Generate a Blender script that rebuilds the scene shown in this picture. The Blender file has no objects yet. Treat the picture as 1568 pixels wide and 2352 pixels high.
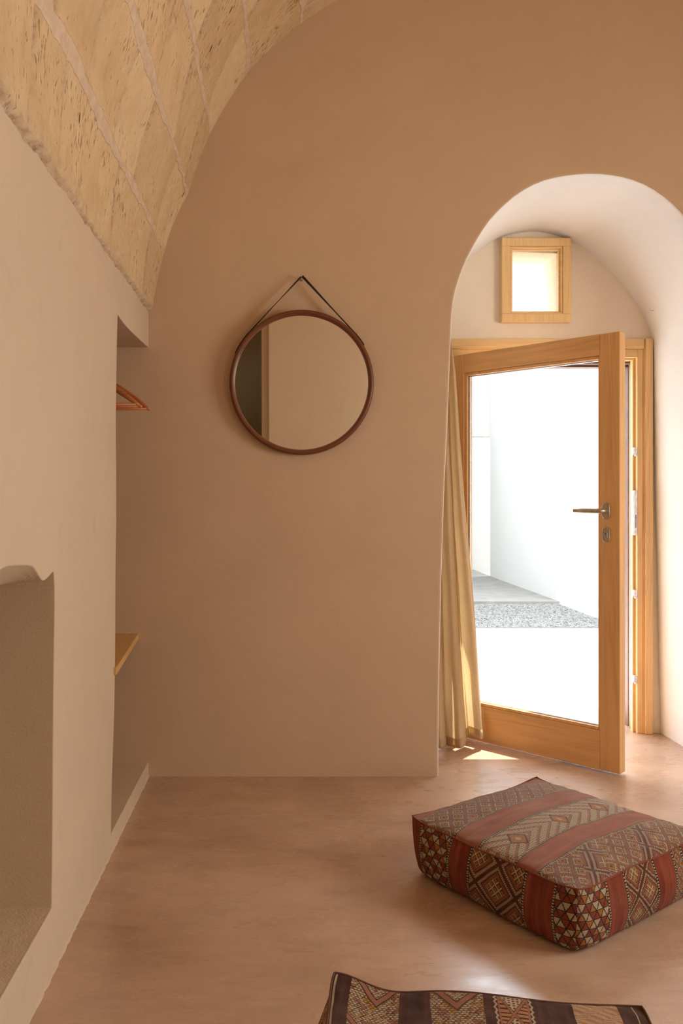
import bpy, bmesh, math, random
from mathutils import Vector, Matrix, noise
random.seed(7)
R = math.radians
S = bpy.context.scene
COL = S.collection

# ------------------------------------------------------------------ camera
cam_d = bpy.data.cameras.new('camera')
cam = bpy.data.objects.new('camera', cam_d)
COL.objects.link(cam)
cam.location = (0, 0, 1.25)
cam.rotation_euler = (R(90), 0, 0)
cam_d.sensor_fit = 'AUTO'
cam_d.sensor_width = 36
cam_d.lens = 1870 / 2352 * 36
cam_d.shift_x = (784 - 650) / 2352
cam_d.shift_y = (1150 - 1176) / 2352
cam_d.clip_start = 0.05
S.camera = cam

# ------------------------------------------------------------------ colour management, world, sun, window light
S.view_settings.view_transform = 'Standard'
S.view_settings.look = 'None'
S.view_settings.gamma = 1
S.view_settings.use_curve_mapping = False
S.view_settings.exposure = 0.0

W = bpy.data.worlds.new('world')
S.world = W
W.use_nodes = True
bg = W.node_tree.nodes['Background']
bg.inputs[0].default_value = (0.78, 0.89, 1.0, 1)
bg.inputs[1].default_value = 1.0
# hazy bright sky, brighter around the sun
wn = W.node_tree
tc = wn.nodes.new('ShaderNodeTexCoord')
dp = wn.nodes.new('ShaderNodeVectorMath'); dp.operation = 'DOT_PRODUCT'
dp.inputs[1].default_value = Vector((0.30, 0.62, 0.72)).normalized()
wn.links.new(tc.outputs['Generated'], dp.inputs[0])
m1 = wn.nodes.new('ShaderNodeMath'); m1.operation = 'MAXIMUM'; m1.inputs[1].default_value = 0
m2 = wn.nodes.new('ShaderNodeMath'); m2.operation = 'POWER'; m2.inputs[1].default_value = 3
m3 = wn.nodes.new('ShaderNodeMath'); m3.operation = 'MULTIPLY_ADD'; m3.inputs[1].default_value = 12.0; m3.inputs[2].default_value = 2.8
wn.links.new(dp.outputs['Value'], m1.inputs[0]); wn.links.new(m1.outputs[0], m2.inputs[0]); wn.links.new(m2.outputs[0], m3.inputs[0])
wn.links.new(m3.outputs[0], bg.inputs[1])

sd = bpy.data.lights.new('sun', 'SUN')
sd.energy = 14.0
sd.angle = R(0.5)
sd.color = (1.0, 0.98, 0.95)
sun = bpy.data.objects.new('sun', sd)
COL.objects.link(sun)
SUNDIR = Vector((-0.30, -0.42, -1.0))
sun.rotation_euler = SUNDIR.to_track_quat('-Z', 'Y').to_euler()
sun.location = (3, 8, 8)

def area(name, loc, target, sx, sy, energy, col, spread=180):
    d = bpy.data.lights.new(name, 'AREA')
    d.shape = 'RECTANGLE'; d.size = sx; d.size_y = sy
    d.energy = energy; d.color = col; d.spread = R(spread)
    o = bpy.data.objects.new(name, d)
    COL.objects.link(o)
    o.location = loc
    o.rotation_euler = (Vector(target) - Vector(loc)).to_track_quat('-Z', 'Y').to_euler()
    return o
# daylight entering by the room's window in the right wall, to the camera's right
area('window_daylight', (3.13, 1.80, 1.60), (-0.6, 1.8, 1.45), 1.4, 1.1, 47, (1.0, 0.93, 0.78))
area('rear_fill_light', (3.13, -1.6, 1.60), (-0.2, -2.3, 1.5), 0.7, 1.0, 36, (1.0, 0.96, 0.85))  # added fill light, brightens the rear wall that the mirror reflects
# portals: they only guide the sampling of the sky through the door and the little window
for nm, loc, sx, sy in (('door_portal', (1.36, 4.79, 1.03), 1.12, 2.04), ('window_portal', (1.35, 4.79, 2.41), 0.28, 0.35)):
    p = area(nm, loc, (loc[0], 0, loc[2]), sx, sy, 1, (1, 1, 1))
    p.data.cycles.is_portal = True

# ------------------------------------------------------------------ helpers
def tag(o, label=None, cat=None, group=None, kind=None):
    if label: o['label'] = label
    if cat: o['category'] = cat
    if group: o['group'] = group
    if kind: o['kind'] = kind
    return o

def empty(name, loc=(0, 0, 0), rz=0):
    o = bpy.data.objects.new(name, None)
    o.empty_display_size = 0.05
    COL.objects.link(o)
    o.location = loc; o.rotation_euler = (0, 0, rz)
    return o

def link(name, me, mats, parent=None, smooth=False, bevel=0, seg=2):
    if not isinstance(mats, (list, tuple)): mats = [mats]
    for m in mats: me.materials.append(m)
    o = bpy.data.objects.new(name, me)
    COL.objects.link(o)
    if parent: o.parent = parent
    if smooth:
        for p in me.polygons: p.use_smooth = True
    if bevel:
        b = o.modifiers.new('bevel', 'BEVEL')
        b.width = bevel; b.segments = seg; b.limit_method = 'ANGLE'; b.angle_limit = R(35)
        b.harden_normals = False
    return o

def build(name, bm, mats, parent=None, smooth=False, bevel=0, seg=2, recalc=True):
    if recalc: bmesh.ops.recalc_face_normals(bm, faces=bm.faces)
    me = bpy.data.meshes.new(name)
    bm.to_mesh(me); bm.free()
    return link(name, me, mats, parent, smooth, bevel, seg)

def box(bm, x0, x1, y0, y1, z0, z1):
    vs = [bm.verts.new((x, y, z)) for x in (x0, x1) for y in (y0, y1) for z in (z0, z1)]
    for f in ((0,1,3,2),(4,6,7,5),(0,4,5,1),(2,3,7,6),(0,2,6,4),(1,5,7,3)):
        bm.faces.new([vs[i] for i in f])
    return vs

def tube(bm, pts, rad, n=10, cap=True, flat=None):
    """sweep a circle (or ellipse with flat=(a,b)) along points; rad may be list"""
    pts = [Vector(p) for p in pts]
    rings = []
    up = Vector((0, 0, 1))
    prev = None
    for i, p in enumerate(pts):
        t = (pts[min(i+1, len(pts)-1)] - pts[max(i-1, 0)]).normalized()
        if prev is None:
            a = t.cross(up)
            if a.length < 1e-3: a = t.cross(Vector((1, 0, 0)))
            a.normalize()
        else:
            a = (prev - t * prev.dot(t)).normalized()
        b = t.cross(a).normalized(); prev = a
        r = rad[i] if isinstance(rad, (list, tuple)) else rad
        fa, fb = flat or (1, 1)
        rings.append([bm.verts.new(p + a*r*fa*math.cos(2*math.pi*k/n) + b*r*fb*math.sin(2*math.pi*k/n)) for k in range(n)])
    for i in range(len(rings)-1):
        for k in range(n):
            bm.faces.new((rings[i][k], rings[i][(k+1) % n], rings[i+1][(k+1) % n], rings[i+1][k]))
    if cap:
        bm.faces.new(rings[0][::-1]); bm.faces.new(rings[-1])

def prism(bm, pts, axis, a, b):
    """closed outline pts (2D) extruded along axis from a to b"""
    def mk(p, c):
        if axis == 'x': return (c, p[0], p[1])
        if axis == 'y': return (p[0], c, p[1])
        return (p[0], p[1], c)
    A = [bm.verts.new(mk(p, a)) for p in pts]
    B = [bm.verts.new(mk(p, b)) for p in pts]
    n = len(pts)
    bm.faces.new(A); bm.faces.new(B[::-1])
    for i in range(n):
        bm.faces.new((A[i], B[i], B[(i+1) % n], A[(i+1) % n]))

def interp(x, xs, ys):
    if x <= xs[0]: return ys[0]
    if x >= xs[-1]: return ys[-1]
    for i in range(len(xs)-1):
        if x <= xs[i+1]:
            t = (x-xs[i])/(xs[i+1]-xs[i])
            return ys[i]*(1-t)+ys[i+1]*t

def catmull(P, n):
    """resample an open polyline smoothly to n points, uniform in arc length"""
    out = []
    m = len(P)
    for i in range(m-1):
        p0 = P[max(i-1, 0)]; p1 = P[i]; p2 = P[i+1]; p3 = P[min(i+2, m-1)]
        for k in range(12):
            t = k/12
            out.append(tuple(0.5*((2*b)+(-a+c)*t+(2*a-5*b+4*c-d)*t*t+(-a+3*b-3*c+d)*t**3) for a, b, c, d in zip(p0, p1, p2, p3)))
    out.append(tuple(P[-1]))
    L = [0]
    for i in range(1, len(out)): L.append(L[-1]+math.dist(out[i], out[i-1]))
    res = []
    j = 0
    for k in range(n):
        s = L[-1]*k/(n-1)
        while j < len(L)-2 and L[j+1] < s: j += 1
        t = 0 if L[j+1] == L[j] else (s-L[j])/(L[j+1]-L[j])
        res.append(tuple(a*(1-t)+b*t for a, b in zip(out[j], out[j+1])))
    return res

# ------------------------------------------------------------------ material toolkit
class G:
    """thin wrapper that writes shader node graphs from python expressions"""
    def __init__(s, name):
        s.m = bpy.data.materials.new(name); s.m.use_nodes = True
        s.nt = s.m.node_tree
        s.bsdf = s.nt.nodes['Principled BSDF']
        s.out = s.nt.nodes['Material Output']
    def node(s, t, **kw):
        n = s.nt.nodes.new(t)
        for k, v in kw.items(): setattr(n, k, v)
        return n
    def put(s, sock, v):
        if isinstance(v, E): s.nt.links.new(v.s, sock)
        elif isinstance(v, (tuple, list)) and len(v) == 3 and sock.type == 'RGBA': sock.default_value = (*v, 1)
        else: sock.default_value = v
    def math(s, op, *a):
        n = s.node('ShaderNodeMath', operation=op)
        for i, v in enumerate(a): s.put(n.inputs[i], v)
        return E(s, n.outputs[0])
    def mix(s, f, a, b, blend='MIX'):
        n = s.node('ShaderNodeMix', data_type='RGBA', blend_type=blend)
        s.put(n.inputs[0], f); s.put(n.inputs[6], a); s.put(n.inputs[7], b)
        return E(s, n.outputs[2])
    def coord(s, kind='Object'):
        return E(s, s.node('ShaderNodeTexCoord').outputs[kind])
    def mapping(s, v, loc=(0,0,0), rot=(0,0,0), scale=(1,1,1)):
        n = s.node('ShaderNodeMapping')
        s.put(n.inputs[0], v)
        n.inputs[1].default_value = loc; n.inputs[2].default_value = rot; n.inputs[3].default_value = scale
        return E(s, n.outputs[0])
    def sep(s, v):
        n = s.node('ShaderNodeSeparateXYZ'); s.put(n.inputs[0], v)
        return [E(s, o) for o in n.outputs]
    def comb(s, x, y, z=0.0):
        n = s.node('ShaderNodeCombineXYZ')
        for i, c in enumerate((x, y, z)): s.put(n.inputs[i], c)
        return E(s, n.outputs[0])
    def noise(s, v, scale, detail=3, rough=0.55, dist=0.0):
        n = s.node('ShaderNodeTexNoise')
        s.put(n.inputs['Vector'], v)
        n.inputs['Scale'].default_value = scale; n.inputs['Detail'].default_value = detail
        n.inputs['Roughness'].default_value = rough; n.inputs['Distortion'].default_value = dist
        return E(s, n.outputs[0])
    def voro(s, v, scale, feature='F1', out='Distance'):
        n = s.node('ShaderNodeTexVoronoi', feature=feature)
        s.put(n.inputs['Vector'], v); n.inputs['Scale'].default_value = scale
        return E(s, n.outputs[out])
    def ramp(s, f, stops):
        n = s.node('ShaderNodeValToRGB')
        s.put(n.inputs[0], f)
        el = n.color_ramp.elements
        while len(el) < len(stops): el.new(0.5)
        for e, (p, c) in zip(el, stops):
            e.position = p; e.color = (*c, 1) if isinstance(c, (tuple, list)) else (c, c, c, 1)
        return E(s, n.outputs[0])
    def attr(s, name):
        n = s.node('ShaderNodeAttribute', attribute_name=name)
        return E(s, n.outputs['Fac'])
    def bump(s, h, strength=0.3, dist=0.01):
        n = s.node('ShaderNodeBump')
        n.inputs['Strength'].default_value = strength; n.inputs['Distance'].default_value = dist
        s.put(n.inputs['Height'], h)
        s.nt.links.new(n.outputs[0], s.bsdf.inputs['Normal'])
    def set(s, **kw):
        for k, v in kw.items(): s.put(s.bsdf.inputs[k.replace('_', ' ')], v)
        return s

class E:
    def __init__(s, g, sock): s.g = g; s.s = sock
    def __add__(a, b): return a.g.math('ADD', a, b)
    __radd__ = __add__
    def __sub__(a, b): return a.g.math('SUBTRACT', a, b)
    def __rsub__(a, b): return a.g.math('SUBTRACT', b, a)
    def __mul__(a, b): return a.g.math('MULTIPLY', a, b)
    __rmul__ = __mul__
    def __truediv__(a, b): return a.g.math('DIVIDE', a, b)
    def __lt__(a, b): return a.g.math('LESS_THAN', a, b)
    def __gt__(a, b): return a.g.math('GREATER_THAN', a, b)
    def frac(a): return a.g.math('FRACT', a)
    def floor(a): return a.g.math('FLOOR', a)
    def abs(a): return a.g.math('ABSOLUTE', a)
    def min(a, b): return a.g.math('MINIMUM', a, b)
    def max(a, b): return a.g.math('MAXIMUM', a, b)
    def mod(a, b): return a.g.math('FLOORED_MODULO', a, b)
    def sin(a): return a.g.math('SINE', a)

def L(r, g, b):
    f = lambda c: (c/255/12.92) if c <= 10 else ((c/255+0.055)/1.055)**2.4
    return (f(r), f(g), f(b))

# plaster ------------------------------------------------------------
def plaster(name, c, var=0.06, bump=0.25, rough=0.85, stains=False):
    g = G(name)
    o = g.coord('Object')
    n1 = g.noise(o, 1.3, 4, 0.6, 0.6)
    n2 = g.noise(o, 14, 4, 0.6)
    n3 = g.noise(o, 160, 2, 0.5)
    d = tuple(x*(1-2.2*var) for x in c); e = tuple(min(1, x*(1+var)) for x in c)
    col = g.ramp(n1*0.75+n2*0.25, [(0.3, d), (0.7, e)])
    if stains:
        st = g.noise(g.mapping(o, scale=(3, 3, 1.2)), 2.2, 5, 0.7, 1.2)
        col = g.mix(g.ramp(st, [(0.56, 0.0), (0.75, 0.45)]), col, tuple(x*0.82 for x in c))
    g.set(Base_Color=col, Roughness=rough)
    g.bsdf.inputs['Specular IOR Level'].default_value = 0.2
    g.bump(n2*0.6+n3*0.25+n1*1.2, bump, 0.008)
    return g.m

M = {}
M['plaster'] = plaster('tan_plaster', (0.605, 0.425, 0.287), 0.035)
M['plaster_left'] = plaster('sand_plaster', (0.63, 0.495, 0.36), 0.03, 0.45, stains=True)
M['plaster_lit_warm'] = plaster('lit_warm_plaster', (0.92, 0.81, 0.67), 0.03, 0.2)  # door wall plaster lightened, doorway daylight put into the colour
M['plaster_lit'] = plaster('lit_plaster', (0.83, 0.805, 0.79), 0.03, 0.2)  # archway copy of the tan plaster with the daylight painted in
M['plaster_ledge'] = plaster('coarse_plaster', (0.60, 0.46, 0.33), 0.08, 1.0)
M['render_white'] = plaster('white_render', (0.62, 0.60, 0.57), 0.01, 0.2)

# polished concrete floor -------------------------------------------
g = G('polished_concrete')
o = g.coord('Object')
st = g.mapping(o, rot=(0, 0, 0.12), scale=(1.0, 2.2, 1))
a = g.noise(st, 1.4, 3, 0.5, 0.3)
b = g.noise(g.mapping(o, rot=(0, 0, -0.2), scale=(1.0, 2.0, 1)), 3.4, 4, 0.5, 0.3)
c = g.noise(g.mapping(o, rot=(0, 0, 0.25), scale=(1, 3.4, 1)), 9, 4, 0.5, 0.5)
f_ = g.noise(g.mapping(o, scale=(1, 2.5, 1)), 60, 3, 0.6)
base = g.ramp(a*0.42+b*0.33+c*0.25, [(0.28, (0.28, 0.155, 0.095)), (0.43, (0.49, 0.30, 0.19)), (0.56, (0.62, 0.40, 0.26)), (0.74, (0.72, 0.51, 0.355))])
base = g.mix(g.ramp(g.noise(o, 1.5, 3, 0.5, 0.3), [(0.35, 0.0), (0.70, 0.65)]), base, (0.55, 0.385, 0.30))
base = g.mix(g.ramp(c*0.5+g.noise(o, 2.2, 2, 0.5)*0.5, [(0.44, 0.0), (0.72, 0.70)]), base, (0.31, 0.185, 0.12))
base = g.mix(g.ramp(f_, [(0.35, 0.12), (0.65, 0.0)]), base, (0.30, 0.18, 0.12))
g.set(Base_Color=base, Roughness=g.ramp(b*0.6+c*0.4, [(0.3, 0.20), (0.7, 0.38)]))
g.bsdf.inputs['Specular IOR Level'].default_value = 0.9
g.bump(a*0.5+b*0.5+c*0.35+f_*0.03, 0.16, 0.008)
M['floor'] = g.m

# limestone vault ----------------------------------------------------
g = G('limestone_blocks')
uv = g.coord('UV')                       # x: metres along the room, y: metres along the arc
mo = g.attr('mortar'); tone = g.attr('tone')
rot = g.mapping(uv, rot=(0, 0, R(-24)))
streak = g.mapping(rot, scale=(20, 5.5, 1))
f1 = g.noise(streak, 1.6, 6, 0.66, 0.5)
f2 = g.noise(g.mapping(rot, scale=(58, 17, 1)), 1.7, 4, 0.6, 0.4)
patch = g.noise(uv, 4.6, 5, 0.65, 0.7)
big = g.noise(uv, 2.3, 3, 0.6, 0.5)
stone = g.ramp(f1*0.22+patch*0.48+tone*0.22+0.04, [(0.30, (0.56, 0.385, 0.22)), (0.46, (0.68, 0.49, 0.29)), (0.62, (0.76, 0.58, 0.365))])
stone = g.mix(g.ramp(g.noise(rot, 7, 5, 0.7, 0.8), [(0.60, 0.0), (0.72, 0.5)]), stone, (0.82, 0.69, 0.50))
thr = f2*0.60 + patch*0.20 + big*0.20
pit = g.ramp(thr, [(0.578, 0.0), (0.625, 1.0)])
cav = g.ramp(g.noise(rot, 5.2, 6, 0.72, 0.9)*0.7+f2*0.3, [(0.60, 0.0), (0.66, 1.0)])
wash = g.ramp(g.noise(rot, 4.4, 5, 0.7, 0.9)*0.6+f1*0.4, [(0.53, 0.0), (0.64, 0.55)])
stone = g.mix(wash, stone, (0.52, 0.29, 0.14))
pits = pit.max(cav)
stone = g.mix(pits*0.75, stone, (0.40, 0.20, 0.09))
hole = g.ramp(g.voro(g.mapping(rot, scale=(26, 10, 1)), 1.0), [(0.0, 1.0), (0.12, 1.0), (0.17, 0.0)])*g.ramp(big*0.5+patch*0.5, [(0.54, 0.0), (0.58, 1.0)])
stone = g.mix(hole*0.85, stone, (0.13, 0.06, 0.03))
mort = g.ramp(g.noise(uv, 26, 4, 0.6), [(0.35, (0.60, 0.45, 0.33)), (0.65, (0.72, 0.56, 0.43))])
mm = g.ramp(mo + (g.noise(uv, 34, 5, 0.7)-0.5)*0.9, [(0.40, 0.0), (0.60, 1.0)])
raw = g.attr('broken')
jn = g.attr('joint')
colr = g.mix(mm*0.9, stone, mort)
colr = g.mix(jn*0.9, colr, g.ramp(g.noise(uv, 30, 4, 0.6), [(0.4, (0.40, 0.25, 0.15)), (0.6, (0.62, 0.46, 0.33))]))
brk = g.ramp(g.noise(uv, 22, 5, 0.75), [(0.30, (0.34, 0.21, 0.13)), (0.44, (0.56, 0.41, 0.28)), (0.62, (0.72, 0.57, 0.41))])
colr = g.mix(raw, colr, brk)
g.set(Base_Color=colr, Roughness=0.9)
g.bsdf.inputs['Specular IOR Level'].default_value = 0.15
fine = g.noise(uv, 120, 3, 0.6)
g.bump((1-pits*0.8)*(1-mm) + f1*0.5*(1-mm) + patch*0.9 + mm*0.7 + fine*0.2 - hole*0.7 - jn*0.8, 0.65, 0.008)
M['limestone'] = g.m

# wood ---------------------------------------------------------------
def wood(name, c, axis, rough=0.42, dark=0.76, knots=False):
    g = G(name)
    o = g.coord('Object')
    sc = {'x': (1.1, 22, 22), 'y': (22, 1.1, 22), 'z': (22, 22, 1.1)}[axis]
    st = g.mapping(o, scale=sc)
    n = g.noise(st, 1.6, 5, 0.6, 0.7)
    ring = ((g.noise(g.mapping(o, scale=tuple(x*0.45 for x in sc)), 1.0, 2, 0.5, 0.5)*9.0).frac()-0.5).abs()*2
    f = g.noise(g.mapping(o, scale=tuple(x*5 for x in sc)), 1.5, 2, 0.5)
    big = g.noise(o, 2.2, 2, 0.5)
    v = n*0.45 + ring*0.12 + f*0.18 + big*0.25
    col = g.ramp(v, [(0.30, tuple(x*dark for x in c)), (0.50, c), (0.68, tuple(min(1, x*1.14) for x in c))])
    if knots:
        k = g.voro(g.mapping(o, scale=(1.5, 1.5, 2.2)), 2.1)
        col = g.mix(g.ramp(k, [(0.025, 0.85), (0.06, 0.0)]), col, tuple(x*0.30 for x in c))
    g.set(Base_Color=col, Roughness=rough)
    g.bump(n*0.4+f*0.3, 0.10, 0.002)
    return g.m
PINE = (0.78, 0.44, 0.175)
M['pine_x'] = wood('varnished_pine_horizontal', PINE, 'x', knots=True)
M['pine_z'] = wood('varnished_pine_upright', PINE, 'z')
M['lit_pine_x'] = wood('lit_pine_horizontal', (0.86, 0.575, 0.275), 'x', 0.38, 0.8, knots=True)  # paler copy of the door's pine, archway light put into its colour
M['lit_pine_z'] = wood('lit_pine_upright', (0.86, 0.575, 0.275), 'z', 0.38, 0.8)
M['shelf'] = wood('shelf_pine', (0.64, 0.36, 0.13), 'y', 0.5, 0.85)
M['hanger'] = wood('hanger_wood', (0.46, 0.15, 0.045), 'x', 0.38, 0.7)
M['mirror_rim'] = wood('stained_walnut', (0.15, 0.042, 0.012), 'x', 0.42, 0.8)

def simple(name, c, rough=0.5, metal=0.0, spec=0.5, nscale=0, nb=0.0):
    g = G(name)
    if nscale:
        n = g.noise(g.coord('Object'), nscale, 3, 0.6)
        c2 = g.ramp(n, [(0.3, tuple(x*0.82 for x in c)), (0.7, tuple(min(1, x*1.12) for x in c))])
        g.set(Base_Color=c2)
        if nb: g.bump(n, nb, 0.003)
    else: g.set(Base_Color=c)
    g.set(Roughness=rough, Metallic=metal)
    g.bsdf.inputs['Specular IOR Level'].default_value = spec
    return g.m
M['nickel'] = simple('brushed_nickel', (0.50, 0.42, 0.32), 0.38, 0.85, nscale=60)
M['steel'] = simple('galvanised_steel', (0.75, 0.76, 0.78), 0.35, 0.8, nscale=80)
M['brown_metal'] = simple('brown_lacquered_metal', (0.20, 0.11, 0.085), 0.45, nscale=30)
M['gasket'] = simple('black_rubber', (0.03, 0.028, 0.026), 0.6)
M['leather'] = simple('dark_leather', (0.035, 0.022, 0.014), 0.6, nscale=120, nb=0.3)
M['hook'] = simple('hook_metal', (0.62, 0.60, 0.58), 0.3, 1.0)
M['mirror'] = simple('mirror_silver', (0.90, 0.87, 0.80), 0.015, 1.0)
M['keyhole'] = simple('keyhole_black', (0.01, 0.01, 0.01), 0.5)
M['concrete_out'] = simple('paving_concrete', (0.30, 0.275, 0.25), 0.8, nscale=5)
M['ground_out'] = simple('pale_paving', (0.70, 0.69, 0.66), 0.9, nscale=8, nb=0.2)

g = G('pale_gravel')
o = g.coord('Object')
g.set(Base_Color=g.ramp(g.noise(g.mapping(o, scale=(1, 0.6, 1)), 34, 4, 0.75), [(0.36, (0.07, 0.066, 0.062)), (0.46, (0.25, 0.238, 0.225)), (0.6, (0.36, 0.345, 0.32))]), Roughness=0.95)
M['gravel'] = g.m

g = G('window_glass')
g.nt.nodes.remove(g.bsdf)
tr = g.node('ShaderNodeBsdfTransparent'); tr.inputs[0].default_value = (0.96, 0.97, 0.965, 1)
gl = g.node('ShaderNodeBsdfGlossy'); gl.inputs['Roughness'].default_value = 0.01
lw = g.node('ShaderNodeLayerWeight'); fz_ = E(g, lw.outputs['Facing']); fz_ = 0.035 + fz_*fz_*fz_*fz_*0.5
mx = g.node('ShaderNodeMixShader')
g.nt.links.new(fz_.s, mx.inputs[0]); g.nt.links.new(tr.outputs[0], mx.inputs[1]); g.nt.links.new(gl.outputs[0], mx.inputs[2])
g.nt.links.new(mx.outputs[0], g.out.inputs[0])
M['glass'] = g.m

g = G('natural_linen')
o = g.coord('UV')
u, v, _ = g.sep(o)
weave = (u*2600).sin()*0.5 + (v*2600).sin()*0.5
n = g.noise(g.mapping(o, scale=(6, 60, 1)), 3, 3, 0.6)
n2 = g.noise(g.coord('Object'), 5, 3, 0.6)
slub = g.noise(g.mapping(o, scale=(300, 8, 1)), 1, 2, 0.5)
col = g.ramp(n*0.4+n2*0.4+slub*0.2, [(0.3, (0.78, 0.64, 0.44)), (0.7, (0.88, 0.76, 0.56))])
g.set(Base_Color=col, Roughness=0.9)
g.bsdf.inputs['Specular IOR Level'].default_value = 0.1
g.bump(weave*0.2 + n*0.8, 0.25, 0.002)
tl = g.node('ShaderNodeBsdfTranslucent'); g.put(tl.inputs[0], col)
mx = g.node('ShaderNodeMixShader'); mx.inputs[0].default_value = 0.68
g.nt.links.new(g.bsdf.outputs[0], mx.inputs[1]); g.nt.links.new(tl.outputs[0], mx.inputs[2])
g.nt.links.new(mx.outputs[0], g.out.inputs[0])
M['linen'] = g.m

# kilim --------------------------------------------------------------
K_RED = (0.26, 0.045, 0.020); K_RED2 = (0.18, 0.028, 0.014); K_BRICK = (0.27, 0.085, 0.045)
K_BLACK = (0.020, 0.012, 0.008); K_CREAM = (0.52, 0.40, 0.26); K_ORANGE = (0.42, 0.15, 0.022)
K_BROWN = (0.085, 0.028, 0.016); K_CHOC = (0.075, 0.026, 0.018); K_PINK = (0.36, 0.15, 0.095)
K_PEACH = (0.50, 0.22, 0.10); K_OCHRE = (0.50, 0.25, 0.035)

def lattice(g, u, v, P, k=1.0, line=K_BRICK, ground=K_BROWN, cream=K_CREAM, heart=K_ORANGE, s=0.0042):
    """diamonds with toothed cream edges, as woven in the red kilim"""
    p = (u+v*k)/P; q = (u-v*k)/P
    a = p.frac(); b = q.frac()
    a = a.min(1-a); b = b.min(1-b)
    e = a.min(b)
    # teeth run across the edge line nearest to the point
    teeth = ((p*(P/s*0.5)).frac() < 0.5)*(a > b) + ((q*(P/s*0.5)).frac() < 0.5)*((a > b) < 0.5)
    c = g.mix(e > 0.085, line, ground)
    c = g.mix((e > 0.11)*(e < 0.20)*teeth, c, cream)
    c = g.mix((e > 0.20)*(e < 0.245), c, cream)
    c = g.mix(e > 0.30, c, heart)
    c = g.mix(e > 0.42, c, ground)
    return c

def ladder(g, u, v, P, k=1.0, s=0.0042):
    """wide diagonal crossing bands with comb teeth and small orange lozenges"""
    p = (u+v*k)/P; q = (u-v*k)/P
    a = (p.frac()-0.5).abs(); b = (q.frac()-0.5).abs()
    e = a.min(b)
    m = (a > b)
    t = (p*(P/s*0.5)).frac()*m + (q*(P/s*0.5)).frac()*(1-m)
    teeth = t < 0.5
    c = g.mix(e < 0.05, K_BRICK, K_BROWN)
    c = g.mix((e > 0.05)*(e < 0.125)*teeth, c, K_CREAM)
    c = g.mix((e > 0.125)*(e < 0.165), c, K_BROWN)
    c = g.mix((e > 0.165)*(e < 0.235), c, K_BRICK)
    a2 = (p*6.0+0.5).frac(); b2 = (q*6.0+0.5).frac()
    e2 = (a2.min(1-a2)).min(b2.min(1-b2))
    inner = g.mix(e2 < 0.13, K_ORANGE, K_CREAM)
    inner = g.mix((e2 > 0.13)*(e2 < 0.24), inner, K_BLACK)
    return g.mix(e > 0.26, c, inner)

def triangles(g, u, v, cw, ch):
    """harlequin of triangles outlined in black"""
    i = (u/cw); j = (v/ch)
    fj = j.frac(); ji = j.floor()
    sh = i + (ji*0.5)
    fi = sh.frac(); ii = sh.floor()
    up = ((fi-0.5).abs()*2) < (1-fj)
    k = (ii*1.0 + ji*0.0 + (1-up)*((fi > 0.5)*1.0))
    h = (k*2 + up*1.0 + ji).mod(5.0)
    c = g.mix(h < 1.5, K_RED, K_CREAM)
    c = g.mix((h > 3.5)*(((k*0.37 + ji*0.23).frac()) > 0.45), c, K_ORANGE)
    d = ((fi-0.5).abs()*2 - (1-fj)).abs()
    c = g.mix(d < 0.13, c, K_BLACK)
    c = g.mix((fj < 0.085), c, K_BLACK)
    return c

def chevron(g, u, v, w, s=0.0042):
    """fine cream dotted zigzag with ochre lozenges"""
    vv = (v/w-0.5).abs()*w
    t = ((u+vv*1.6)/0.052).frac()
    dot = ((u/s*0.5).frac() < 0.5)*((v/s*0.5).frac() < 0.5)
    lite = g.mix(dot, K_CREAM, (0.20, 0.11, 0.07))
    c = g.mix(t < 0.30, lite, K_PINK)
    c = g.mix((t > 0.27)*(t < 0.33), c, K_BROWN)
    d = ((u/0.21).frac()-0.5).abs()*0.21 + vv*0.9
    c = g.mix(d < 0.032, c, K_ORANGE)
    c = g.mix((d > 0.030)*(d < 0.037), c, K_BROWN)
    c = g.mix(d < 0.010, c, K_CREAM)
    return c

def flat(g, u, base, dark, pale, fade):
    st = g.noise(g.comb(u*1.0, fade*0.08, 0.0), 55, 3, 0.6)
    return g.ramp(st, [(0.32, dark), (0.5, base), (0.7, pale)])

def border(g, c, u, d):
    """black and cream stitched line where two bands meet; d = distance to the seam"""
    z = (u/0.008).frac()
    c = g.mix(d < 0.0045, c, K_BLACK)
    return g.mix((d < 0.0030)*(z < 0.55), c, K_CREAM)

def kilim(name, fn, s=0.0021, sheen=0.06, rough=0.95, rib=0.5):
    g = G(name)
    uv = g.coord('UV')
    wob = g.noise(uv, 7, 3, 0.6)
    u, v, _ = g.sep(uv)
    wob2 = g.noise(uv, 5.1, 2, 0.6)
    u2 = u + (wob-0.5)*0.016; v2 = v + (wob2-0.5)*0.016
    us = ((u2/s).floor()+0.5)*s; vs = ((v2/s).floor()+0.5)*s
    c = fn(g, us, vs)
    fade = g.noise(uv, 6, 5, 0.65)
    c = g.mix(g.ramp(fade, [(0.42, 0.0), (0.80, 0.24)]), c, (0.40, 0.27, 0.19))
    yarn = g.noise(uv, 420, 2, 0.5)
    c = g.mix(0.5, c, g.ramp(yarn, [(0.3, 0.35), (0.7, 1.0)]), 'MULTIPLY')
    g.set(Base_Color=c, Roughness=rough)
    g.bsdf.inputs['Specular IOR Level'].default_value = 0.15
    g.bsdf.inputs['Sheen Weight'].default_value = sheen
    g.bsdf.inputs['Sheen Roughness'].default_value = 0.5
    h = (u2*(math.pi/s)).sin().abs()*rib + (v2*(math.pi/s)).sin().abs()*rib + yarn*(1.8-2*rib) + g.noise(uv, 60, 3, 0.6)*0.8
    g.bump(h, 0.55, 0.0022)
    return g.m

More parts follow.
